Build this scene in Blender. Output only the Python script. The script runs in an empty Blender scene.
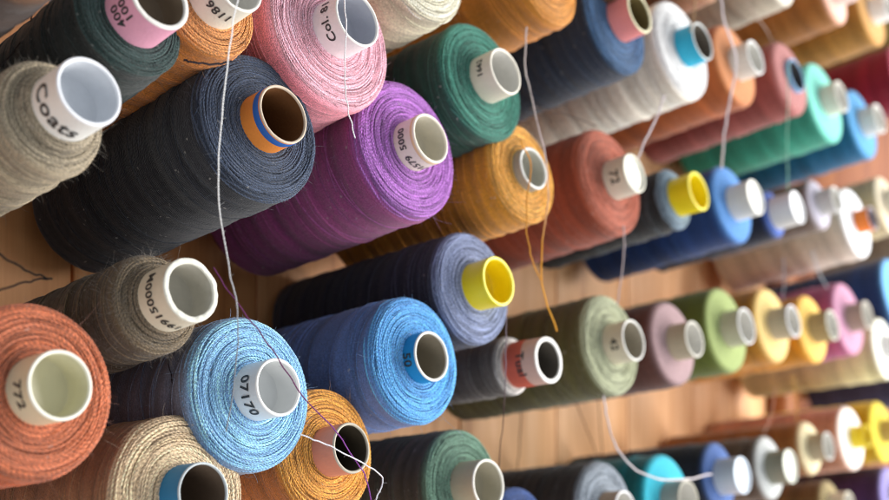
import bpy, math, random
import numpy as np
from mathutils import Vector, Matrix

CM = 0.01
TH = math.radians(50.5); FP = 1150.0; CX, CY = 444.5, 290.0
D_TIP = 0.361; H_TIP = 0.152
PHI = 13.7
sn, cs = math.sin(TH), math.cos(TH)
CAM = Vector((0, -(D_TIP + H_TIP), 0))
F = Vector((sn, cs, 0)); Rv = Vector((cs, -sn, 0)); Uv = Vector((0, 0, 1))
scene = bpy.context.scene
C = scene.collection
rng = np.random.default_rng(7)
random.seed(5)

def at(px, py, h=0.0):
    """point on the plane parallel to the board, h cm in front of the usual tube-end distance"""
    u = (px - CX) / FP; v = (CY - py) / FP
    z = (D_TIP - h * CM) / (cs - u * sn)
    return CAM + z * (F + u * Rv + v * Uv), z

def lin(c):
    if isinstance(c, str):
        c = [int(c[i:i+2], 16) for i in (0, 2, 4)]
    return tuple((x / 255 / 12.92) if x / 255 < .04045 else ((x / 255 + .055) / 1.055) ** 2.4 for x in c)

# ------------------------------------------------------------------ materials
def nt(name):
    m = bpy.data.materials.new(name); m.use_nodes = True
    n = m.node_tree; b = n.nodes['Principled BSDF']
    return m, n, b
def N(n, t, **k):
    x = n.nodes.new(t)
    for a, v in k.items(): setattr(x, a, v)
    return x
def M(n, op, a, b=None, c=None):
    x = n.nodes.new('ShaderNodeMath'); x.operation = op
    for i, v in enumerate((a, b, c)):
        if v is None: continue
        if isinstance(v, (int, float)): x.inputs[i].default_value = v
        else: n.links.new(v, x.inputs[i])
    return x.outputs[0]

def yarn_material(name, fine):
    m, n, b = nt(name); L = n.links.new
    col = N(n, 'ShaderNodeAttribute', attribute_name='col')
    uv = N(n, 'ShaderNodeUVMap'); uv.uv_map = 'UVMap'
    sx = N(n, 'ShaderNodeSeparateXYZ'); L(uv.outputs[0], sx.inputs[0])
    u, v = sx.outputs[0], sx.outputs[1]
    geo = N(n, 'ShaderNodeTexCoord')
    # strands: crossing families of near-circumferential threads (uv in cm)
    def fam(slope, pitch, seed):
        no = N(n, 'ShaderNodeTexNoise'); no.inputs['Scale'].default_value = .8; no.inputs['Detail'].default_value = 2
        ad = N(n, 'ShaderNodeVectorMath', operation='ADD'); L(uv.outputs[0], ad.inputs[0]); ad.inputs[1].default_value = (seed, seed * 2, 0)
        L(ad.outputs[0], no.inputs['Vector'])
        ph = M(n, 'ADD', M(n, 'MULTIPLY', u, slope), v)
        ph = M(n, 'ADD', ph, M(n, 'MULTIPLY', no.outputs[0], .35))
        return M(n, 'SINE', M(n, 'MULTIPLY', ph, 2 * math.pi / pitch))
    f1 = fam(.16, fine, 1.3); f2 = fam(-.13, fine * 1.13, 5.1)
    # streaky noise, stretched round the spool
    mp = N(n, 'ShaderNodeMapping'); mp.inputs['Scale'].default_value = (.35, 9, 1); L(uv.outputs[0], mp.inputs[0])
    st = N(n, 'ShaderNodeTexNoise'); st.inputs['Scale'].default_value = 1.6; st.inputs['Detail'].default_value = 6; st.inputs['Roughness'].default_value = .7
    L(mp.outputs[0], st.inputs['Vector'])
    mx = M(n, 'MAXIMUM', f1, f2)
    hgt = M(n, 'ADD', M(n, 'MULTIPLY', mx, .3), M(n, 'MULTIPLY', st.outputs[0], 1.6))
    fz = N(n, 'ShaderNodeTexNoise'); fz.inputs['Scale'].default_value = 1800; fz.inputs['Detail'].default_value = 3
    L(geo.outputs['Object'], fz.inputs['Vector'])
    hgt = M(n, 'ADD', hgt, M(n, 'MULTIPLY', fz.outputs[0], .5))
    bp = N(n, 'ShaderNodeBump'); bp.inputs['Strength'].default_value = .75; bp.inputs['Distance'].default_value = .0004
    L(hgt, bp.inputs['Height']); L(bp.outputs[0], b.inputs['Normal'])
    # colour: per-strand colour * streaks * lint
    k = M(n, 'ADD', M(n, 'MULTIPLY', st.outputs[0], .9), .55)
    k = M(n, 'MULTIPLY', k, M(n, 'ADD', M(n, 'MULTIPLY', mx, .1), .95))
    gr = N(n, 'ShaderNodeTexNoise'); gr.inputs['Scale'].default_value = 1900; gr.inputs['Detail'].default_value = 2; L(geo.outputs['Object'], gr.inputs['Vector'])
    gk = M(n, 'ADD', M(n, 'MULTIPLY', M(n, 'SUBTRACT', gr.outputs[0], .5), 2.3), 1.02)
    k = M(n, 'MULTIPLY', k, gk)
    hs = N(n, 'ShaderNodeVectorMath', operation='SCALE'); L(col.outputs['Color'], hs.inputs[0]); L(k, hs.inputs['Scale'])
    li = N(n, 'ShaderNodeTexNoise'); li.inputs['Scale'].default_value = 420; li.inputs['Detail'].default_value = 1; L(geo.outputs['Object'], li.inputs['Vector'])
    lr = N(n, 'ShaderNodeMapRange'); lr.inputs[1].default_value = .73; lr.inputs[2].default_value = .8; lr.inputs[4].default_value = .45; L(li.outputs[0], lr.inputs[0])
    mix = N(n, 'ShaderNodeMix', data_type='RGBA'); L(lr.outputs[0], mix.inputs[0]); L(hs.outputs[0], mix.inputs[6]); mix.inputs[7].default_value = (.5, .48, .45, 1)
    L(mix.outputs[2], b.inputs['Base Color'])
    b.inputs['Roughness'].default_value = .78
    b.inputs['Specular IOR Level'].default_value = .22
    b.inputs['Sheen Weight'].default_value = .22; b.inputs['Sheen Roughness'].default_value = .45
    return m

def attr_mat(name, rough, spec=.3, bump=.0, bscale=900, trans=0, mott=.12):
    m, n, b = nt(name); L = n.links.new
    col = N(n, 'ShaderNodeAttribute', attribute_name='col')
    g = N(n, 'ShaderNodeTexCoord')
    no = N(n, 'ShaderNodeTexNoise'); no.inputs['Scale'].default_value = 130; no.inputs['Detail'].default_value = 6; no.inputs['Roughness'].default_value = .65
    L(g.outputs['Object'], no.inputs['Vector'])
    k = M(n, 'ADD', M(n, 'MULTIPLY', no.outputs[0], mott * 2), 1 - mott * 1.15)
    hs = N(n, 'ShaderNodeVectorMath', operation='SCALE'); L(col.outputs['Color'], hs.inputs[0]); L(k, hs.inputs['Scale'])
    L(hs.outputs[0], b.inputs['Base Color'])
    b.inputs['Roughness'].default_value = rough; b.inputs['Specular IOR Level'].default_value = spec
    if bump:
        n2 = N(n, 'ShaderNodeTexNoise'); n2.inputs['Scale'].default_value = bscale; n2.inputs['Detail'].default_value = 5
        L(g.outputs['Object'], n2.inputs['Vector'])
        bp = N(n, 'ShaderNodeBump'); bp.inputs['Strength'].default_value = bump; bp.inputs['Distance'].default_value = .0003
        L(n2.outputs[0], bp.inputs['Height']); L(bp.outputs[0], b.inputs['Normal'])
    return m

YARN = yarn_material('wound_yarn', .075)
YARNFAR = yarn_material('wound_yarn_soft', .14)
PAPER = attr_mat('paper_tube', .6, .35, .5, 700)
PLASTIC = attr_mat('plastic_tube', .32, .5, .12, 300, mott=.06)
STRING = attr_mat('loose_string', .8, .2, .4, 2500)

def ink_material():
    m, n, b = nt('printed_ink')
    b.inputs['Base Color'].default_value = (.025, .022, .03, 1); b.inputs['Roughness'].default_value = .55
    g = N(n, 'ShaderNodeTexCoord'); no = N(n, 'ShaderNodeTexNoise'); no.inputs['Scale'].default_value = 1500
    n.links.new(g.outputs['Object'], no.inputs['Vector'])
    r = N(n, 'ShaderNodeMapRange'); r.inputs[1].default_value = .45; r.inputs[2].default_value = .7; r.inputs[3].default_value = .015; r.inputs[4].default_value = .09
    n.links.new(no.outputs[0], r.inputs[0])
    c = N(n, 'ShaderNodeCombineColor'); [n.links.new(r.outputs[0], c.inputs[i]) for i in range(3)]
    n.links.new(c.outputs[0], b.inputs['Base Color'])
    return m
INK = ink_material()

def wood_material(name, a, bcol, dark, pl=11.0, rough=.5):
    m, n, b = nt(name); L = n.links.new
    g = N(n, 'ShaderNodeTexCoord')
    mp = N(n, 'ShaderNodeMapping'); mp.inputs['Scale'].default_value = (1, 1, .045); L(g.outputs['Object'], mp.inputs[0])
    n1 = N(n, 'ShaderNodeTexNoise'); n1.inputs['Scale'].default_value = 45; n1.inputs['Detail'].default_value = 8; n1.inputs['Roughness'].default_value = .62; n1.inputs['Distortion'].default_value = .6
    L(mp.outputs[0], n1.inputs['Vector'])
    n2 = N(n, 'ShaderNodeTexNoise'); n2.inputs['Scale'].default_value = 420; n2.inputs['Detail'].default_value = 4; L(mp.outputs[0], n2.inputs['Vector'])
    n3 = N(n, 'ShaderNodeTexNoise'); n3.inputs['Scale'].default_value = 6; n3.inputs['Detail'].default_value = 2; L(g.outputs['Object'], n3.inputs['Vector'])
    r = N(n, 'ShaderNodeValToRGB'); e = r.color_ramp.elements
    e[0].position = .3; e[0].color = (*lin(dark), 1); e[1].position = .68; e[1].color = (*lin(a), 1)
    x = r.color_ramp.elements.new(.46); x.color = (*lin(bcol), 1)
    k = M(n, 'ADD', M(n, 'MULTIPLY', n1.outputs[0], .75), M(n, 'MULTIPLY', n2.outputs[0], .25))
    k = M(n, 'ADD', k, M(n, 'MULTIPLY', M(n, 'SUBTRACT', n3.outputs[0], .5), .22))
    L(k, r.inputs[0])
    ac = N(n, 'ShaderNodeAttribute', attribute_name='col'); mu = N(n, 'ShaderNodeVectorMath', operation='MULTIPLY'); L(r.outputs[0], mu.inputs[0]); L(ac.outputs['Color'], mu.inputs[1])
    L(mu.outputs[0], b.inputs['Base Color']); b.inputs['Roughness'].default_value = rough
    b.inputs['Specular IOR Level'].default_value = .3
    bp = N(n, 'ShaderNodeBump'); bp.inputs['Strength'].default_value = .35; bp.inputs['Distance'].default_value = .0006
    L(n2.outputs[0], bp.inputs['Height']); L(bp.outputs[0], b.inputs['Normal'])
    return m
WOOD = wood_material('planed_pine', 'f2c498', 'dca878', 'a86c44')
WOOD2 = wood_material('dark_wood', 'a86a3c', '84492a', '4a2816')
DOWEL = wood_material('dowel_wood', 'caa070', 'b08455', '8a5c34')

# ------------------------------------------------------------------ mesh building
class MB:
    def __init__(s): s.v = []; s.q = []; s.uv = []; s.c = []; s.n = 0
    def grid(s, P, UV, Cc, closed_u=False):
        """P (a,b,3) grid of points; quads between neighbours"""
        a, b, _ = P.shape
        idx = s.n + np.arange(a * b).reshape(a, b)
        i0, i1 = idx[:-1, :-1], idx[1:, :-1]; j0, j1 = idx[:-1, 1:], idx[1:, 1:]
        q = np.stack([i0, i1, j1, j0], -1).reshape(-1, 4)
        s.v.append(P.reshape(-1, 3)); s.uv.append(UV.reshape(-1, 2)); s.c.append(np.broadcast_to(Cc, (a, b, 3)).reshape(-1, 3))
        s.q.append(q)
        if closed_u:
            q2 = np.stack([idx[:-1, -1], idx[1:, -1], idx[1:, 0], idx[:-1, 0]], -1).reshape(-1, 4); s.q.append(q2)
        s.n += a * b
    def tube(s, path, rad, col, sides=5):
        path = np.asarray(path, float); k = len(path)
        t = np.gradient(path, axis=0); t /= np.linalg.norm(t, axis=1, keepdims=True) + 1e-12
        ref = np.array([.3, .5, .81]); 
        if abs(t[0] @ ref) > .9: ref = np.array([1., 0, 0])
        n1 = np.cross(t, ref); n1 /= np.linalg.norm(n1, axis=1, keepdims=True) + 1e-12
        n2 = np.cross(t, n1)
        a = np.arange(sides) / sides * 2 * np.pi
        rad = np.broadcast_to(rad, (k,))
        P = path[:, None, :] + rad[:, None, None] * (np.cos(a)[None, :, None] * n1[:, None, :] + np.sin(a)[None, :, None] * n2[:, None, :])
        ln = np.concatenate([[0], np.cumsum(np.linalg.norm(np.diff(path, axis=0), axis=1))])
        UV = np.stack(np.broadcast_arrays(ln[:, None] * 100, a[None, :] / 6.28 * .3), -1)
        if np.ndim(col) == 2: col = np.broadcast_to(col[:, None, :], (k, sides, 3))
        s.grid(P, UV, col, True)
    def ply(s, path, rad, col, period, sides=6, twist=.22, contrast=.3, ph=0.0):
        """two-ply yarn: lobed section that turns along the path"""
        path = np.asarray(path, float); ln = np.concatenate([[0], np.cumsum(np.linalg.norm(np.diff(path, axis=0), axis=1))])
        m = max(6, int(ln[-1] / (period / 4.5))); t = np.linspace(0, ln[-1], m)
        rad = np.interp(t, ln, np.broadcast_to(rad, (len(path),)))
        path = np.stack([np.interp(t, ln, path[:, i]) for i in range(3)], -1)
        tg = np.gradient(path, axis=0); tg /= np.linalg.norm(tg, axis=1, keepdims=True) + 1e-12
        ref = np.array([0, 0, 1.]); n1 = np.cross(tg, ref); n1 /= np.linalg.norm(n1, axis=1, keepdims=True) + 1e-12; n2 = np.cross(tg, n1)
        a = np.arange(sides) / sides * 2 * np.pi
        c2 = np.cos(2 * a[None, :] - t[:, None] / period * 2 * np.pi + ph)
        R = rad[:, None] * (1 + twist * c2)
        P = path[:, None, :] + R[..., None] * (np.cos(a)[None, :, None] * n1[:, None, :] + np.sin(a)[None, :, None] * n2[:, None, :])
        cc = np.clip(np.asarray(col)[None, None, :] * (1 + contrast * c2)[..., None], 0, 1)
        UV = np.stack(np.broadcast_arrays(t[:, None] * 100, a[None, :] / 6.28 * .3), -1)
        s.grid(P, UV, cc, True)
    def build(s, name, mat, parent=None, smooth=True):
        V = np.concatenate(s.v); Q = np.concatenate(s.q); UV = np.concatenate(s.uv); Cc = np.concatenate(s.c)
        me = bpy.data.meshes.new(name)
        me.vertices.add(len(V)); me.vertices.foreach_set('co', V.astype(np.float32).ravel())
        me.loops.add(Q.size); me.loops.foreach_set('vertex_index', Q.astype(np.int32).ravel())
        me.polygons.add(len(Q)); me.polygons.foreach_set('loop_start', np.arange(0, Q.size, 4, dtype=np.int32))
        me.update(calc_edges=True)
        if smooth: me.polygons.foreach_set('use_smooth', np.ones(len(Q), bool))
        ul = me.uv_layers.new(name='UVMap'); ul.data.foreach_set('uv', UV[Q.ravel()].astype(np.float32).ravel())
        ca = me.color_attributes.new('col', 'FLOAT_COLOR', 'POINT')
        ca.data.foreach_set('color', np.concatenate([Cc, np.ones((len(Cc), 1))], 1).astype(np.float32).ravel())
        me.materials.append(mat); me.validate()
        o = bpy.data.objects.new(name, me); C.objects.link(o)
        if parent: o.parent = parent
        return o

def smooth_noise(n, step, amp, closed=False):
    k = max(3, int(n / step)); p = rng.normal(0, amp, k)
    if closed: p = np.concatenate([p, p[:1]])
    x = np.linspace(0, len(p) - 1, n)
    i = np.minimum(x.astype(int), len(p) - 2); f = x - i; f = f * f * (3 - 2 * f)
    return p[i] * (1 - f) + p[i + 1] * f

def face_profile(rt, R, edge, drop):
    """(r, z) of the wound body's front end from the tube outward; z=0 at the tube, negative going back"""
    t = np.linspace(0, 1, 14)
    r = rt + (R - edge - rt) * t
    z = -drop * t ** 1.25
    a = np.linspace(0, np.pi / 2, 9)[1:]
    r2 = R - edge + edge * np.sin(a); z2 = -drop - edge * (1 - np.cos(a))
    return np.concatenate([r, r2]), np.concatenate([z, z2])

def yarn(root, zf, rt, R, face, side, near, edge=.45, drop=.35, fuzz=0, ripple=.034, taper=0.0, zb=0.0, pitch=.095, strands=22, conf=.75, gmax=1.9, lint=None, ply=.36, hair=1.0, hw=1.0):
    """wound yarn from z=zb to z=zf (cm) round a tube of radius rt"""
    mb = MB(); face = np.array(face); side = np.array(side)
    edge = min(edge, (R - rt) * .6)
    fr, fz = face_profile(rt * .98, R, edge, drop)
    zs = zf + fz[-1]
    nz = 90 if near else 40
    sz = np.linspace(zs, zb + .25, nz)[1:]
    rr = np.concatenate([fr, R * (1 - taper * (zs - sz) / (zs - zb)), [R * .97 * (1 - taper), R * .85 * (1 - taper), rt]])
    zz = np.concatenate([zf + fz, sz, [zb + .06, zb, zb]])
    na = 120 if near else 64
    a = -np.pi / 2 + np.arange(na + 1) / na * 2 * np.pi
    A, RR = np.meshgrid(a, rr); _, ZZ = np.meshgrid(a, zz)
    nf = len(fr); isside = np.clip((np.arange(len(rr)) - nf + 9) / 9., 0, 1)[:, None]
    ph = rng.uniform(0, 6.28, 6); tl = rng.uniform(.25, .6)
    w = ZZ + tl * np.cos(A + ph[0])
    rip = np.sin(w * 2 * np.pi / 1.7 + ph[1]) * .6 + .5 * np.sin(w * 2 * np.pi / .83 + ph[2] + .7 * np.sin(w)) + .6 * np.sin(w * 6.28 / 3.9 + ph[3])
    # winding steps: saw-like shoulders
    stp = np.mod(w / 2.3 + ph[4], 1.0)
    RR2 = RR + isside * (ripple * rip + ripple * 1.2 * stp) + .012 * np.sin(3 * A + ph[5])
    if near: RR2 = RR2 + .006 * rng.normal(size=RR.shape) * (np.arange(na + 1) > 0) * (np.arange(na + 1) < na)
    P = np.stack([RR2 * np.cos(A), RR2 * np.sin(A), ZZ], -1) * CM
    arc = np.concatenate([[0], np.cumsum(np.hypot(np.diff(rr), np.diff(zz)))])
    UV = np.stack([(A + np.pi / 2) * R, np.broadcast_to(arc[:, None], A.shape)], -1)
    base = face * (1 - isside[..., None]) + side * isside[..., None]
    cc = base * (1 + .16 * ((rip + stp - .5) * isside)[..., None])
    if near: cc = cc * np.where(isside < .4, .42, 1.0)[..., None]  # surface under the strands darkened: shade in the gaps painted in
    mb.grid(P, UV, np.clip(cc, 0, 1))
    # --- coarse strands of the front end: turn-round arcs laid ring upon ring
    def zsurf(r): return zf + np.interp(r, fr, fz)
    if near:
        r = rt + .03; k0 = rng.uniform(0, 6.28)
        while r < R + .01:
            m = int(np.clip(2.2 * r, 3, 6))
            for j in range(m):
                a0 = k0 + (j + rng.uniform(-.3, .3)) / m * 2 * np.pi; span = 2 * np.pi / m * rng.uniform(1.1, 1.75)
                k = max(8, int(span * 12)); t = np.linspace(0, 1, k)
                bow = rng.uniform(-.02, .09) * min(1, R / 3)
                rp = r + rng.normal(0, .02) + bow * (2 * t - 1) ** 2 - bow * .4 + rng.normal(0, .05) * (t - .5) + smooth_noise(k, 3, .009)
                rp = np.clip(rp, rt + .02, R + .01)
                th = a0 + span * t
                over = np.clip(rp - (R - .02), 0, None)
                z = zsurf(rp) - over + .012 + rng.uniform(-.02, .035) + smooth_noise(k, 3, .01)
                q = np.stack([rp * np.cos(th), rp * np.sin(th), z], -1) * CM
                g = np.clip(rng.normal(1.08, .21), .5, 1.65)
                c = (face * .95 + .05 * face.mean() * rng.uniform(.4, 1.8)) * g
                sr = rng.uniform(.036, .050) * pitch / .095
                env = sr * np.clip(np.minimum(t, 1 - t) * 12, .12, 1) ** .5
                mb.ply(q, env * CM, c, rng.uniform(.0016, .0021) * pitch / .095, ph=rng.uniform(0, 6), contrast=ply, twist=.25)
            r += pitch * .72; k0 += 1.7
        for j in range(int(26 * (R * R - rt * rt))):      # short raised bits and turn-round crossings
            r = math.sqrt(rng.uniform(rt * rt, R * R)); a0 = rng.uniform(0, 6.283); ln = rng.uniform(.12, .5)
            t = np.linspace(0, 1, 5); rp = np.clip(r + rng.normal(0, .07) * (t - .5) + rng.normal(0, .02), rt + .02, R)
            th = a0 + ln / r * t; z = zsurf(rp) - np.clip(rp - (R - .02), 0, None) + .035 + .02 * np.sin(t * 3.14)
            mb.tube(np.stack([rp * np.cos(th), rp * np.sin(th), z], -1) * CM, rng.uniform(.012, .03) * np.array([.2, .8, 1, .8, .2]) * CM, np.clip(face * rng.uniform(.6, 1.5), 0, 1), 4)
        for j in range(int(30 * (R * R - rt * rt)) if fuzz else 0):      # short fuzz all over the front
            r = math.sqrt(rng.uniform(rt * rt, R * R)); th = rng.uniform(0, 6.283)
            p = np.array([r * np.cos(th), r * np.sin(th), zsurf(r) + .03]); d = np.array([0, 0, .5]) + rng.normal(0, .8, 3); d[2] = abs(d[2])
            t = np.linspace(0, 1, 3)[:, None]; q = (p + d * t * rng.uniform(.03, .09) + rng.normal(0, .03, 3) * t ** 2) * CM
            mb.tube(q, np.linspace(.0055, .002, 3) * CM, np.clip(face * .85 + .12 + .1 * face.mean(), 0, 1), 3)
    # --- strands lying over the side
    ns = strands if near else strands // 3
    for j in range(ns):
        z0 = rng.uniform(zb + .5, zs - .05); a0 = rng.uniform(0, 2 * np.pi); span = rng.uniform(1.8, 5.5)
        k = int(span * 14); t = np.linspace(0, 1, k); sl = rng.choice([-1, 1]) * rng.uniform(.1, .32)
        th = a0 + span * t; z = np.clip(z0 + sl * span * (t - .5) * R * .35 + smooth_noise(k, 8, .02), zb + .1, zs + .05)
        w = z + tl * np.cos(th + ph[0])
        rp = np.sin(w * 2 * np.pi / 1.7 + ph[1]) * .6 + .5 * np.sin(w * 2 * np.pi / .83 + ph[2] + .7 * np.sin(w)) + .6 * np.sin(w * 6.28 / 3.9 + ph[3])
        rl = R * (1 - taper * (zs - z) / (zs - zb)) + ripple * rp + ripple * 1.2 * np.mod(w / 2.3 + ph[4], 1.0) + .012 * np.sin(3 * th + ph[5]) + .004
        q = np.stack([rl * np.cos(th), rl * np.sin(th), z], -1) * CM
        g = rng.uniform(.7, gmax)
        mb.tube(q, rng.uniform(.012, .028) * CM, np.clip((side * .8 + face * .2) * g, 0, 1), 4)
    for j in range(9 if near else 0):
        a0 = ph[0] + np.pi + rng.normal(0, .2); z0 = rng.uniform(zb + 1, zs - .3); t = np.linspace(0, 1, 60); th = a0 + 2 * np.pi * (t - .5) * .97
        z = np.clip(z0 - tl * 1.0 * np.cos(th + ph[0]) + smooth_noise(60, 12, .03), zb + .1, zs + .02); w = z + tl * np.cos(th + ph[0])
        rp = np.sin(w * 2 * np.pi / 1.7 + ph[1]) * .6 + .5 * np.sin(w * 2 * np.pi / .83 + ph[2] + .7 * np.sin(w)) + .6 * np.sin(w * 6.28 / 3.9 + ph[3])
        rl = R * (1 - taper * (zs - z) / (zs - zb)) + ripple * rp + ripple * 1.2 * np.mod(w / 2.3 + ph[4], 1.0) + .012 * np.sin(3 * th + ph[5]) + .008
        mb.tube(np.stack([rl * np.cos(th), rl * np.sin(th), z], -1) * CM, .028 * CM, np.clip(side * rng.uniform(1.3, 1.9) + .01, 0, 1), 5)
    # --- loose fibres
    for j in range(fuzz):
        th = rng.uniform(0, 2 * np.pi)
        if rng.random() < conf:
            r = R - abs(rng.normal(0, .25)); z = zsurf(min(r, R))
            if rng.random() < .3: r = R; z = zs - rng.exponential(.8)
        else: r = R; z = rng.uniform(zb + 3, zs)
        z = max(z, zb + .2)
        p = np.array([r * np.cos(th), r * np.sin(th), z])
        nrm = np.array([np.cos(th), np.sin(th), .35]); d = nrm * .7 + rng.normal(0, .75, 3)
        ln = (rng.exponential(.08) + .04) * hair; k = 4; t = np.linspace(0, 1, k)[:, None]
        bend = rng.normal(0, .6, 3)
        q = (p - nrm * .03 + d * ln * t + bend * ln * t ** 2) * CM
        lc = np.clip(face * .7 + .3 * (lint if lint is not None else face.mean() + .12), 0, 1)
        mb.tube(q, np.linspace(.0075, .003, k) * CM * hw, lc, 3)
    return mb.build('yarn', YARN if near else YARNFAR, root)

def core_tube(root, zf, zt, rt, col, rimcol, incol, near, kind='paper', cap=False, rough=0.0, band=None, thick=.13, flare=.0, depth=2.0):
    """the tube the yarn is wound on, its open end at z=zt; col from the body to the rim"""
    mb = MB(); na = 96 if near else 48
    a = np.arange(na + 1) / na * 2 * np.pi
    
    ri = rt - thick
    prof = [(rt, zf - 1.5, 'c'), (rt, zf + .1, 'c'), (rt + flare * .3, (zf + zt) / 2, 'c'), (rt + flare, zt - .2, 'c'), (rt + flare, zt - .075, 'c'), (rt + flare, zt - .055, 'r'),
            (rt + flare - .012, zt - .015, 'r'), (rt + flare - .045, zt, 'r'), (ri + .045, zt, 'r'), (ri + .01, zt - .02, 'r'), (ri, zt - .07, 'r'), (ri, zt - .12, 'i')]
    if cap: prof += [(ri, zt - .16, 'r'), (ri * .93, zt - .18, 'r'), (ri * .5, zt - .17, 'r'), (.001, zt - .17, 'r')]
    else: prof += [(ri, zt - .5, 'i'), (ri, zt - depth * .6, 'i'), (ri - .01, zt - depth + .04, 'i'), (ri - .06, zt - depth, 'i'), (.001, zt - depth, 'i')]
    cm = {'c': col, 'r': rimcol, 'i': incol}
    r = np.array([p[0] for p in prof]); z = np.array([p[1] for p in prof]); c = np.array([cm[p[2]] for p in prof])
    isr = np.array([p[2] == 'r' for p in prof])[:, None]
    A, RR = np.meshgrid(a, r); _, ZZ = np.meshgrid(a, z)
    if rough:
        n1 = smooth_noise(na, 2.5, rough, True); n1 = np.append(n1, n1[0]); n2 = smooth_noise(na, 4, rough, True); n2 = np.append(n2, n2[0])
        up = (ZZ > zt - .3)
        ZZ = ZZ + up * n1[None, :] * .6 * isr; RR = RR + up * n2[None, :] * .5 * isr
        n3 = smooth_noise(na, 30, min(rough * .6, .008), True); n3 = np.append(n3, n3[0]); RR = RR + (RR > .5) * n3[None, :]
    P = np.stack([RR * np.cos(A), RR * np.sin(A), ZZ], -1) * CM
    UV = np.stack([A, ZZ], -1)
    mb.grid(P[::-1], UV[::-1], np.broadcast_to(c[::-1, None, :], A.shape + (3,)))
    t = mb.build('tube', PLASTIC if kind == 'plastic' else PAPER, root)
    if band:
        for (b0, b1, bc) in band:
            b = MB(); zz = np.linspace(zt - b1, zt - b0, 4); AA, ZZ = np.meshgrid(a, zz)
            rr = rt + flare + .022
            R_ = np.full_like(AA, rr); R_[0] = rr - .025; R_[-1] = rr - .025
            b.grid(np.stack([R_ * np.cos(AA), R_ * np.sin(AA), ZZ], -1)[::-1] * CM, np.stack([AA, ZZ], -1)[::-1], np.array(lin(bc)))
            b.build('colour_band', PAPER, t)
    return t

def lettering(parent, text, rt, ang, zc, size, down=True, line2=None):
    """text printed round the tube, centred at angle ang (deg; 0 up, 90 towards the left) and height zc (cm)"""
    cu = bpy.data.curves.new('lettering', 'FONT'); cu.body = text; cu.size = size; cu.align_x = 'CENTER'; cu.align_y = 'CENTER'
    cu.offset = size * .02; cu.space_character = 1.08; cu.resolution_u = 3
    tmp = bpy.data.objects.new('tmp', cu); C.objects.link(tmp)
    dg = bpy.context.evaluated_depsgraph_get(); me = bpy.data.meshes.new_from_object(tmp.evaluated_get(dg))
    bpy.data.objects.remove(tmp)
    n = len(me.vertices); co = np.empty(n * 3, np.float32); me.vertices.foreach_get('co', co); co = co.reshape(-1, 3).astype(float)
    s = 1 if down else -1
    th = math.radians(ang) + s * co[:, 0] / rt; z = zc + s * co[:, 1]; r = rt + .028
    me.vertices.foreach_set('co', (np.stack([r * np.cos(th), r * np.sin(th), z], -1) * CM).astype(np.float32).ravel())
    me.name = 'lettering'; me.materials.clear(); me.materials.append(INK); me.update()
    o = bpy.data.objects.new('lettering', me); C.objects.link(o); o.parent = parent
    return o

WHITE = 'e8e4da'; CREAM = 'ded6c0'; GREYIN = 'cccac4'
pegs = []
def spool(tip, s, S, face, label, side=None, tube=CREAM, rim=None, inner=GREYIN, p=1.3, L=13.6, h=0.0, near=False, tilt=0, yaw=0,
          kind='paper', cap=False, text=(), band=None, rough=0.004, cat='thread spool', group='thread spools on the rack', zmul=1.0, thick=.13, flare=0, depth=1.35, **yk):
    P, z = at(tip[0], tip[1], h)
    k = z / FP * 100            # cm per pixel at the tip
    rt = s * k / 2
    if p >= 1 and p < 1.6: p += .22
    if 'hollow' not in yk:
        yk['drop'] = .12; yk['edge'] = min(yk.get('edge', .35), .5)
    else: yk.pop('hollow')
    zbk = (D_TIP + p * CM * .9 - h * CM) / (cs - (tip[0] - CX) / FP * sn) / FP * 100
    R = S * zbk / 2
    phi = math.radians(PHI + tilt); ya = math.radians(yaw)
    a = Vector((math.sin(ya) * math.cos(phi), -math.cos(ya) * math.cos(phi), math.sin(phi)))
    wall = (H_TIP + h * CM) * 100
    Lmax = (wall - R * math.sin(phi) - .3) / (math.cos(phi) * math.cos(ya))
    L = min(L, Lmax)
    base = P - a * (L * CM)
    e1 = (Vector((0, 0, 1)) - a * a.z).normalized(); e2 = a.cross(e1)
    root = bpy.data.objects.new('thread_spool', None); C.objects.link(root)
    root.matrix_world = Matrix.Translation(base) @ Matrix((e1, e2, a)).transposed().to_4x4()
    root.empty_display_size = .02
    root['label'] = label; root['category'] = cat
    if group: root['group'] = group
    fc = np.array(lin(face)); sc = np.array(lin(side)) if side else fc * .8  # darker side colour: the barrel's shade painted in, besides fading of the front end
    zt = L; zf = L - p
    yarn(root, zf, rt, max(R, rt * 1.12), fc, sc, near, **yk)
    t = core_tube(root, zf, zt, rt, lin(tube), lin(rim or tube), lin(inner), near, kind, cap, rough, band, thick, flare, depth)
    for (txt, ang, zo, size, down) in text:
        lettering(t, txt, rt + flare * .5, ang, zt - zo, size * 1.22, down)
    # where its peg enters the board
    tt = (base.y) / a.y
    pegs.append((base - a * tt, a, (L - 6) * CM + tt, min(rt * .62, .7)))
    return root

exec_spools = []
#=SPOOLS=
# ---- top row
spool((160,-3), 70, 118, '2e4644', 'black-green spool with pink tube printed 400 100, cut by the top edge at upper left', side='242c2c', tube='dd9db4', rim='e4e0da', inner='7a6a58', near=True, fuzz=350, p=1.5, L=12.2, tilt=4, text=[('400', 112, 1.12, .46, False), ('100', 112, .62, .46, False)], rough=.012, thick=.2)
spool((238,-17), 62, 112, 'd08a4a', 'orange-brown spool with white tube printed 1186, behind the navy spool', side='b8702e', tube='ded8c8', rim='ece8de', near=True, fuzz=250, p=1.5, tilt=3, text=[('1186 D', 135, .75, .48, False)], rough=.01)
spool((358,18), 60, 158, 'f6b2c2', 'pale pink spool with white tube printed Col. 81', side='dc8694', tube='e6ddde', rim='f0ece6', inner='b0b2bc', near=True, fuzz=200, p=1.35, text=[('Col. 81', 92, .75, .52, False)], drop=.5, edge=.35, pitch=.08, ply=.22)
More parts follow.
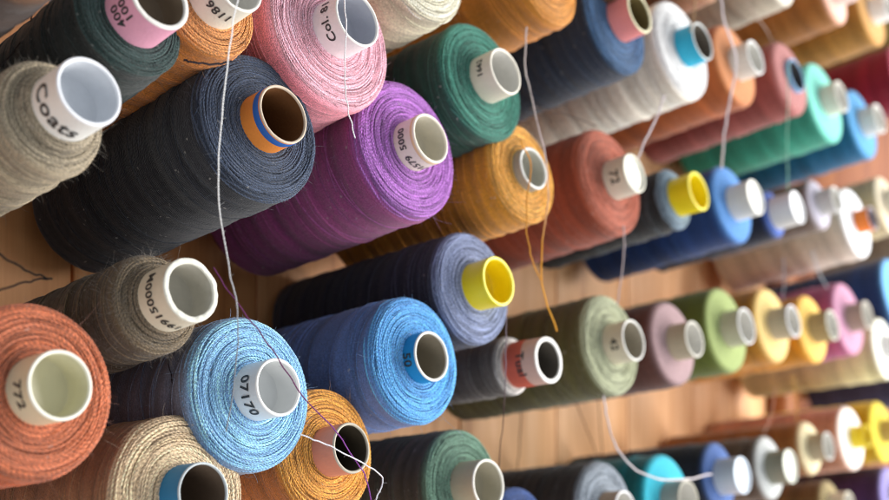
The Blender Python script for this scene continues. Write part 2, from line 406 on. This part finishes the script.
spool((448,-50), 52, 118, 'e6dfc6', 'cream spool cut by the top edge, right of the pink spool', side='c9c0a4', near=True, fuzz=120, tilt=1)
spool((571,-34), 46, 98, 'cf8a34', 'ochre spool cut by the top edge, above the dark green spool', side='b2722a', tube='e6e6e6', near=True, fuzz=60)
spool((506,71), 49, 122, '387c6c', 'dark green spool with bright teal end and cream tube', side='23483c', tube='d3ccbb', rim='f0eadc', near=True, fuzz=200, p=1.25, text=[('1662', 78, .75, .4, False)], L=14)
spool((640,12), 44, 104, '3a5f88', 'dark navy spool with short pink tube, near the top', side='222c3e', tube='dc8886', rim='e3dcb8', inner='6d5f38', depth=3.4, near=True, p=1.4, L=14, thick=.17)
spool((703,41), 40, 100, 'f2f2f4', 'white spool with bright cyan tube', side='e0dace', tube='2aa6c8', rim='d6dcdc', inner='6a6258', depth=3.4, near=True, p=1.3, L=14, thick=.13, drop=.3, edge=.3)
spool((756,57), 36, 84, 'c07c4c', 'burnt orange spool with white tube, right of the white spool', side='a4572c', tube='d8d4cc', rim='eeeeee', p=1.3)
spool((797,75), 35, 76, 'a86c6a', 'dusty brown-red spool with short blue tube, rounded end', side='8f4a44', tube='74a6d4', rim='8fb6dc', inner='4a4a4c', p=.35, edge=.8)
spool((842,96), 32, 82, '76ccbc', 'mint green spool with white tube', side='3a9c84', tube='d8d4c6', rim='e4e2d8', p=1.2, L=14.5)
spool((880,118), 30, 70, '4c94c8', 'medium blue spool with white tube, below and right of the mint spool', side='1c5f88', tube='dcd8d0', rim='eeeeec', p=1.3, L=14)
spool((920,72), 28, 66, '982844', 'crimson spool cut by the right edge', side='80182e')
spool((796,-42), 36, 80, 'dcd6c8', 'grey-white spool cut by the top edge, above the orange spool', side='b4ac9a')
spool((852,-14), 30, 62, 'e8b8a8', 'brown spool with pinkish end, at the top edge near the right corner', side='9c6430', tube='e8d0c8')
spool((889,6), 27, 66, 'c09050', 'golden tan spool with white tube in the top right corner', side='a87838', tube='f0f0f0', rim='f4f4f4')
spool((932,26), 26, 66, 'a8a070', 'khaki spool cut by the right edge, above the crimson spool', side='a09a64')
spool((722,-48), 38, 80, '8a6a50', 'brown spool cut by the top edge, above the white spool', side='8a5a3c')
# ---- second row
spool((90,91), 73, 118, 'a89a82', 'grey-beige fuzzy spool with white tube printed Coats, upper left', side='9c8e76', tube='e6e6e2', rim='f2f4fa', inner='d0d4da', near=True, fuzz=2600, p=1.65, L=13, tilt=1, edge=.8, drop=.7, hollow=1, taper=.0, hair=.9, hw=.75, text=[('Coats', 122, 1.0, .78, True)], flare=.0, h=.6, strands=110, gmax=2.3, ripple=.05, lint=.75, ply=.4)
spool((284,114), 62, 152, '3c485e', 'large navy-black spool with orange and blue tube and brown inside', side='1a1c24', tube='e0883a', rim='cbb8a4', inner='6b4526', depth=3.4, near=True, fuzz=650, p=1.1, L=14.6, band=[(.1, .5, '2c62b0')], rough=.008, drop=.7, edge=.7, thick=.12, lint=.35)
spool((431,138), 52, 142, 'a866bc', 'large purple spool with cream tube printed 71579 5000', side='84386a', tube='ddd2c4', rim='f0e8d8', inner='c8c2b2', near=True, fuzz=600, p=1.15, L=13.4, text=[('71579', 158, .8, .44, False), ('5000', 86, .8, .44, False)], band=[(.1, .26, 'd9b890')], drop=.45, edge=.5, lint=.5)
spool((534,168), 44, 104, 'e6a540', 'ochre yellow spool with grey tube nearly flush, right of the purple spool', side='bf7f24', tube='9a9488', rim='dcdcd8', inner='b4b2a6', depth=.9, near=True, fuzz=120, p=.6, L=13.4, pitch=.065, ply=.12, thick=.16, drop=.3)
spool((635,173), 41, 108, 'b4624a', 'brick red spool with closed cream tube end', side='8c402a', tube='cfc8b8', rim='e2e0d2', cap=True, near=True, pitch=.065, ply=.15, fuzz=80, p=1.4, L=14, text=[('72', 95, .8, .7, True)], edge=.7)
spool((699,191), 39, 60, '7a90a2', 'narrow black spool with pale blue end and bright yellow tube', side='2c2e30', tube='e8d21c', rim='f2e648', inner='e0cc18', kind='plastic', near=True, p=1.7, L=13.2, flare=.05)
spool((756,197), 37, 78, '4c86c8', 'bright blue spool with white tube, right of the yellow tube', side='1f3c74', tube='d6d4d0', rim='ecece6', p=1.5, L=14, cap=True)
spool((798,207), 34, 48, '3f5fae', 'slim navy spool with wide closed white tube end', side='1f2638', tube='dcdcdc', rim='f0f2f6', cap=True, p=1.9, L=13)
spool((837,199), 27, 50, 'b8b4c4', 'grey-brown spool with pale lilac end, left of the orange tube', side='6e6058', tube='c8c8c8', rim='dcdcdc', p=1.2, L=12.5)
spool((873,218), 24, 70, 'eef2fa', 'white spool with orange tube', side='d4cabc', tube='e07a30', rim='b8b0c0', inner='6a5a5a', p=1.2, L=14.5)
spool((905,200), 30, 58, 'ded2b8', 'cream spool cut by the right edge, beside the white spool', side='c8b890', L=12)
spool((907,292), 27, 74, '6fb4ec', 'navy spool with light blue end and red tube, cut by the right edge', side='1c3460', tube='d04060', rim='d04060', p=.8, L=14.6)
spool((945,228), 26, 60, 'a89c90', 'grey beige spool cut by the right edge, above the navy spool', side='8c8072')
# ---- third row
spool((192,290), 67, 100, '7c6c56', 'slim dark brown fuzzy spool with beige tube printed 1991 5000M', side='443725', tube='d9d0ba', rim='e2e0d4', inner='b4b0a4', near=True, fuzz=3200, p=1.5, L=14.5, rough=.028, thick=.24, edge=.5, drop=.5, hollow=1, hair=1.0, hw=.8, text=[('5000M', 84, .95, .48, False), ('1991', 150, .9, .48, False)], strands=90, gmax=3.2, ripple=.05, lint=.85)
spool((499,281), 49, 112, '8490b4', 'charcoal navy spool with periwinkle end and bright yellow tube', side='2c2c3a', tube='ecd41a', rim='f0e64a', inner='e4cc14', kind='plastic', near=True, fuzz=120, p=1.35, L=14.8, flare=.05, drop=.3, edge=.4, tilt=-2)
spool((432,356), 51, 128, '58a4ea', 'sky blue spool with teal tube printed 50 and dark inside', side='5a74ac', tube='1e86bc', rim='e4e2dc', inner='8c8474', depth=2.2, near=True, fuzz=220, p=.85, L=13.5, text=[('50', 92, .55, .55, True)], thick=.14, drop=.5, edge=.6, tilt=-2)
spool((279,387), 59, 153, '8cc2f6', 'large light blue spool with white tube printed 07170', side='6c7488', tube='dcdfe0', rim='f4f4f2', inner='d4d6d6', near=True, fuzz=500, p=1.3, L=13.6, text=[('07170', 100, .78, .58, True)], kind='plastic', drop=.7, edge=.6, tilt=-2)
spool((61,385), 72, 178, 'bc6844', 'large rust orange spool with cream tube printed 772, at the left edge', side='a84e20', tube='dcd4b4', rim='f2f0e2', inner='d2ceb0', near=True, fuzz=500, p=1.3, L=13.5, text=[('772', 98, .72, .55, True)], kind='plastic', drop=.6, edge=.5, tilt=-3, pitch=.11)
spool((549,360), 47, 56, 'c4c0bc', 'slim grey spool with red label on its tube', side='5c5652', tube='d0aca0', rim='f0eeea', inner='5a544c', depth=3.4, near=True, p=2.4, L=11.5, band=[(1.0, 2.2, 'c8604e')], text=[('Tual', 92, 1.1, .62, True)], thick=.24, edge=.2, drop=.1, rough=.01, tilt=-4)
spool((634,340), 42, 99, 'a6ab8c', 'olive spool with pale sage end and cream tube', side='55512c', tube='cfc6b0', rim='ecebe6', inner='a09888', near=True, fuzz=60, p=1.3, L=14, text=[('42', 95, .7, .6, True)], tilt=-2)
spool((695,339), 37, 84, 'a08488', 'mauve brown spool with pale end, between the olive and green spools', side='5c3832', tube='b4a890', rim='e2dfd4', p=1.25, L=13.5, tilt=-2)
spool((747,326), 37, 84, '94a464', 'light green spool with white-rimmed tube', side='5f6a28', tube='bcb8a0', rim='eaeaea', p=1.25, L=14, tilt=-2)
spool((794,321), 33, 74, 'e2c47c', 'cream yellow spool with orange side, first of the two yellow spools', side='c4842c', tube='b8ac98', rim='eaeaf0', p=1.4, L=13.5, tilt=-2)
spool((833,325), 31, 66, 'e8bc5c', 'amber yellow spool, left of the pink spool at the right', side='d08c1c', tube='a89870', rim='dcdccc', p=1.4, L=13.5, tilt=-2)
spool((868,315), 29, 72, 'bc88a4', 'rose pink spool near the right edge', side='b45a84', tube='a8988c', rim='d8d0c4', p=1.4, L=13, tilt=-2)
spool((893,347), 26, 62, 'eaece4', 'beige spool with white end, below the pink spool', side='dcd6a4', tube='dedede', p=.6, L=14.5, tilt=-3)
spool((942,372), 26, 56, '6c64a4', 'dark slate spool cut by the right edge, below the beige spool', side='383450', tilt=-2)
# ---- bottom row
spool((204,493), 62, 160, 'd8bc98', 'tan spool with blue tube, at the bottom left', side='8c6848', tube='2c7eb0', rim='c4ccd0', inner='6c5c4e', depth=3.4, near=True, fuzz=350, p=1.1, L=13, drop=.6, edge=.5, tilt=-3, thick=.1, pitch=.115)
spool((352,448), 51, 126, 'e09a3c', 'amber orange spool with salmon tube, below the light blue spool', side='a8642a', tube='cf8a76', rim='b8b0a0', inner='40382c', depth=3.4, near=True, fuzz=180, p=1.25, L=13.2, rough=.008, thick=.13, drop=.5, tilt=-2)
spool((489,484), 50, 112, '668a76', 'dark spool with sage green end and plain cream tube at the bottom edge', side='2c2a20', tube='b4a890', rim='f0ede4', inner='b0aa98', near=True, fuzz=120, p=1.35, L=13.5, tilt=-3)
spool((545,532), 44, 90, '34508c', 'royal blue spool mostly below the bottom edge', side='28304c', near=True, tilt=-3, L=12)
spool((626,510), 39, 98, '8e98a4', 'black spool with grey end at the bottom edge', side='2e2a28', tube='a89078', rim='ecebee', near=True, p=1.1, L=13.6, tilt=-3)
spool((689,500), 40, 92, '2cb4cc', 'cyan spool with grey tube at the bottom edge', side='12747c', tube='a4a49c', rim='c8c4b4', p=1.2, L=14.6, tilt=-3)
spool((743,475), 37, 68, '40609c', 'black-navy spool with blue end and closed white tube', side='1e2230', tube='c4c8d4', rim='dce8f6', cap=True, p=1.7, L=14.2, tilt=-3)
spool((791,466), 34, 62, 'bcc0c0', 'grey-brown spool with silvery end and pale closed tube', side='5a4c42', tube='8c8c7c', rim='d8dcd0', p=1.6, cap=True, L=13.6, tilt=-3)
spool((829,446), 28, 52, 'dcd0a8', 'chocolate brown spool with cream end, left of the yellow tube', side='8a5a2c', tube='b0a48c', rim='d0d0cc', p=1.2, L=14.5, tilt=-3)
spool((868,436), 23, 62, 'f0ece6', 'tan spool with white end and short yellow tube', side='c49078', tube='e8d020', rim='dcc820', inner='c8b020', kind='plastic', p=1.1, L=15, tilt=-3)
spool((897,430), 23, 60, 'd8c438', 'yellow spool at the right edge', side='c8a414', tube='b8a060', p=1.0, L=13.5, tilt=-3)
spool((900,496), 25, 60, '8880bc', 'dark purple spool with lilac end in the bottom right corner', side='3a2450', p=.6, L=14.6, tilt=-3)
spool((850,505), 27, 50, '9a8a60', 'olive brown spool at the bottom edge, left of the purple spool', side='6a5030', L=12, tilt=-3)
spool((640,-48), 42, 86, '9a8060', 'brown spool cut by the top edge, above the navy spool', side='6e4c34', near=False)
spool((40,-75), 70, 120, '6a4a34', 'dark spool above the upper left corner', side='3a2820', near=False)
#=END=

# ------------------------------------------------------------------ rack board, pegs
def box(mb, x0, x1, y0, y1, z0, z1, col=(1, 1, 1)):
    c = [(x, y, z) for x in (x0, x1) for y in (y0, y1) for z in (z0, z1)]
    f = [(0, 1, 3, 2), (4, 6, 7, 5), (0, 4, 5, 1), (2, 3, 7, 6), (0, 2, 6, 4), (1, 5, 7, 3)]
    b = mb.n; mb.v.append(np.array(c)); mb.uv.append(np.zeros((8, 2))); mb.c.append(np.tile(np.array(col, float), (8, 1)))
    mb.q.append(b + np.array(f)); mb.n += 8
def tag(o, label=None, cat=None, group=None, kind=None):
    if label: o['label'] = label
    if cat: o['category'] = cat
    if group: o['group'] = group
    if kind: o['kind'] = kind
    return o
WX = 1.16
rack = bpy.data.objects.new('spool_rack', None); C.objects.link(rack); rack.location = (.7, 0, -.6)
tag(rack, 'upright rack of pale pine boards with pegs carrying every spool', 'rack')
def adopt(o):
    o.location = -rack.location; o.parent = rack; return o
x = -.25; k = 0
while x < WX - .001:
    w = min(random.uniform(.085, .125), WX - x)
    if WX - x - w < .04: w = WX - x
    mb = MB(); q = min(1, max(0, (x - .38) / .2)); box(mb, x, x + w - .0015, 0, .018, -.6, .7, (1, .78 + .22 * q, .56 + .44 * q))  # left boards tinted orange: warm interreflected light painted into the wood colour
    o = mb.build('board', WOOD, None, False); adopt(o)
    bv = o.modifiers.new('bevel', 'BEVEL'); bv.width = .0012; bv.segments = 2
    x += w; k += 1
mb = MB(); box(mb, WX + .002, WX + .04, -.02, .018, -.6, .7); adopt(mb.build('post', WOOD2, None, False))
mb = MB(); box(mb, WX + .042, 2.6, .012, .03, -.6, .7); adopt(mb.build('back_panel', WOOD2, None, False))
mb = MB(); box(mb, -.25, 2.6, .031, .05, -.6, .7); adopt(mb.build('backing', WOOD2, None, False))
for (p0, a, ln, r) in pegs:
    mb = MB(); st = np.array(p0 - a * .008); en = np.array(p0 + a * ln)
    t = np.linspace(0, 1, 3)[:, None]
    mb.tube(st + (en - st) * t, r * CM, np.array((1., 1, 1)), 16)
    adopt(mb.build('peg', DOWEL))

# ------------------------------------------------------------------ loose threads
def thread(pts, col, wmm, label, cat='loose thread', twist=True, col2=None):
    """pts: (px, py, h) way points"""
    P = np.array([np.array(at(a, b, h)[0]) for a, b, h in pts])
    # catmull-rom
    Q = np.vstack([2 * P[0] - P[1], P, 2 * P[-1] - P[-2]]); out = []
    for i in range(1, len(Q) - 2):
        for t in np.linspace(0, 1, 24, endpoint=False):
            a, b, c, d = Q[i - 1], Q[i], Q[i + 1], Q[i + 2]
            out.append(.5 * ((2 * b) + (-a + c) * t + (2 * a - 5 * b + 4 * c - d) * t * t + (-a + 3 * b - 3 * c + d) * t ** 3))
    out.append(P[-1]); out = np.array(out)
    n = len(out)
    for ax in range(3): out[:, ax] += smooth_noise(n, 6, .00018)
    r = wmm / 2000.
    c0 = np.array(lin(col)); c1 = np.array(lin(col2 or col))
    f = np.linspace(0, 1, n)[:, None]; f = np.clip((f - .45) * 4, 0, 1)
    cc = c0 * (1 - f) + c1 * f
    mb = MB(); g = out[0]
    base = Vector(out[-1]); out = out - np.array(base)
    ln = np.concatenate([[0], np.cumsum(np.linalg.norm(np.diff(out, axis=0), axis=1))])
    m = max(n, int(ln[-1] / .0007)); s = np.linspace(0, ln[-1], m)
    pth = np.stack([np.interp(s, ln, out[:, i]) for i in range(3)], -1); cc = np.stack([np.interp(s, ln, cc[:, i]) for i in range(3)], -1)
    tt = np.gradient(pth, axis=0); tt /= np.linalg.norm(tt, axis=1, keepdims=True) + 1e-12
    n1 = np.cross(tt, [.4, .9, .1]); n1 /= np.linalg.norm(n1, axis=1, keepdims=True); n2 = np.cross(tt, n1)
    for q in range(2):
        w = s / .0022 * 2 * np.pi + q * np.pi
        mb.tube(pth + r * .5 * (np.cos(w)[:, None] * n1 + np.sin(w)[:, None] * n2), r * .62, cc, 6)
    for j in range(int(m * .25)):
        i = rng.integers(0, m); d = rng.normal(0, 1, 3); q = pth[i] + d[None, :] * np.linspace(0, rng.uniform(.0004, .0012), 3)[:, None]
        mb.tube(q, .00004, cc[i], 3)
    o = mb.build('loose_thread', STRING); o.location = base
    tag(o, label, cat, 'loose threads hanging between the spools')
    return o
#=THREADS=
thread([(240,-15,2.5),(234,20,2.2),(226,80,1.6),(219,150,1.2),(220,210,1.4),(230,270,2),(237,312,2),(238,345,1.2),(233,390,.6),(226,432,-.2)], 'ffffff', .62, 'long white thread falling from the top over the navy spool to the light blue spool', col2='8a9098')
thread([(344,-10,1),(346,30,.8),(345,75,.4),(348,108,.2),(355,138,0)], 'ecebee', .7, 'white thread hanging across the pink spool')
thread([(527,27,-1),(525,60,-1),(530,90,-1),(538,125,0),(546,160,.2),(548,200,.3),(543,235,.4),(541,270,.5),(546,300,.5),(557,331,.5)], 'd4c4c4', 1.0, 'thread turning from pinkish grey to orange beside the ochre spool', col2='e8a43c')
thread([(520,140,.5),(531,165,.3),(527,200,.4),(527,235,.4),(533,262,.5),(543,286,.5)], 'd0903c', .9, 'orange thread hanging from the ochre spool tube')
thread([(720,-12,1),(724,20,1),(736,60,.8),(730,100,.6),(724,135,.6),(722,168,.5)], 'e4dade', 1.6, 'thick pale thread in front of the burnt orange spool')
thread([(664,95,.5),(656,118,.4),(644,142,.3),(638,158,.2)], 'e4dade', 1.4, 'short pale thread reaching the brick red spool tube')
thread([(697,-10,0),(694,15,0),(690,32,0)], 'b89c78', 1.0, 'tan thread above the cyan tube')
thread([(742,-10,-2),(750,8,-2),(765,28,-2),(776,48,-2)], 'a8988c', 1.2, 'grey thread slanting above the dusty brown-red spool')
thread([(624,225,-.5),(624,250,-.5),(621,280,-.5),(617,305,-.5)], 'ccc0c4', .9, 'pale thread hanging above the olive spool')
thread([(506,318,.5),(506,345,.4),(505,380,.2),(503,420,-.5),(499,468,-1)], '8c7c84', .6, 'thin grey thread hanging past the slim grey spool', col2='4a3030')
thread([(604,396,-1),(607,418,-1),(616,446,-.5),(634,468,0),(660,479,.6),(688,479,.6),(711,474,.6)], 'ece4e8', 1.3, 'white thread looping over the cyan spool')
thread([(788,62,0),(788,100,0),(787,140,0),(788,190,0)], '9fd8c0', .8, 'pale green thread hanging over the mint spool')
thread([(213,268,.5),(240,306,1.2),(272,350,1.6),(302,396,1.6),(333,428,1.2),(352,455,1),(367,480,1),(372,510,1)], '6a3260', .65, 'dark purple thread slanting across the light blue spool', col2='8a4aa0')
thread([(300,434,.6),(318,441,.9),(342,452,1.1),(366,465,1.1),(382,477,1.1),(381,487,1.1),(374,508,1)], 'e6e6ee', .7, 'white thread curling over the amber orange spool')
thread([(-15,244,-3),(12,262,-3),(32,273,-3),(52,279,-3)], '100a0a', .8, 'upper dark thread at the left edge above the brown spool')
thread([(-15,296,-2.5),(12,286,-2.7),(32,281,-3),(52,279,-3.3)], '100a0a', .8, 'lower dark thread at the left edge above the brown spool')
thread([(166,352,-3),(170,372,-3),(176,398,-3),(187,418,-3)], '181418', .5, 'short black thread lying against the light blue spool side')
thread([(783,258,-3),(784,275,-3),(783,300,-3)], 'a8b0c0', 1.0, 'pale thread hanging behind the cream yellow spool')
thread([(812,250,-3),(817,268,-3),(828,290,-3)], 'c0ccd8', 1.1, 'pale thread slanting behind the amber yellow spool')
thread([(793,375,-4),(796,400,-4),(797,425,-4)], 'e0b860', 1.0, 'golden thread above the chocolate brown spool')
thread([(775,388,-3),(772,412,-3),(764,433,-3)], 'c8a090', 1.0, 'dull pink thread above the silvery spool')
thread([(518,395,-8),(521,415,-9),(519,450,-10),(517,472,-11)], '6c3c24', .8, 'brown thread hanging in front of the bare boards')
thread([(598,395,-8),(600,425,-9),(602,450,-10),(603,470,-11)], '7a4a30', .8, 'second brown thread hanging in front of the bare boards')
thread([(574,398,-6),(583,420,-8),(594,448,-10),(603,468,-11)], '80502c', .7, 'slanting brown thread in front of the bare boards')
thread([(38,-8,-6),(34,10,-6),(25,35,-6),(5,62,-6),(-12,76,-6)], '3a3030', .6, 'dark thread curving in the upper left corner')
thread([(184,60,-1.2),(192,62,-1),(204,64,-.9),(218,64,-.9),(232,62,-.9)], '2a2830', .9, 'short dark thread end lying on the orange-brown spool')
thread([(530,108,-3.2),(548,110,-3),(572,116,-3),(596,126,-3.4)], '4a3c34', .8, 'dark thread lying across the side of the white spool')
#=END=

# ------------------------------------------------------------------ light
w = bpy.data.worlds.new('World'); scene.world = w; w.use_nodes = True
bg = w.node_tree.nodes['Background']; bg.inputs[0].default_value = (.86, .93, 1.0, 1); bg.inputs[1].default_value = .5
def area(name, loc, target, sx, sy, power, col):
    l = bpy.data.lights.new(name, 'AREA'); l.shape = 'RECTANGLE'; l.size = sx; l.size_y = sy; l.energy = power; l.color = col
    o = bpy.data.objects.new(name, l); C.objects.link(o); o.location = loc
    o.rotation_euler = (Vector(target) - Vector(loc)).to_track_quat('-Z', 'Y').to_euler()
    return o
area('window_light', (1.8, -1.25, -.05), (.75, 0, 0), 1.0, 2.4, 80, (1, .97, .93))
area('low_bounce', (.0, -1.1, -1.2), (.7, 0, 0), 1.2, .8, 9, (1, .95, .9))

# ------------------------------------------------------------------ camera
cd = bpy.data.cameras.new('camera'); cam = bpy.data.objects.new('camera', cd); C.objects.link(cam)
cam.location = CAM; cam.rotation_euler = (math.pi / 2, 0, -TH)
cd.sensor_width = 36; cd.lens = FP / 889 * 36
cd.shift_y = (CY - 250) / 889.
cd.clip_start = .01; cd.clip_end = 50
cd.dof.use_dof = True; cd.dof.focus_distance = .50; cd.dof.aperture_fstop = 6.8
scene.camera = cam
scene.view_settings.view_transform = 'Standard'; scene.view_settings.look = 'None'; scene.view_settings.exposure = 0
scene.render.engine = 'CYCLES'
scene.cycles.use_denoising = True
scene.cycles.max_bounces = 6
scene.cycles.filter_width = 1.0
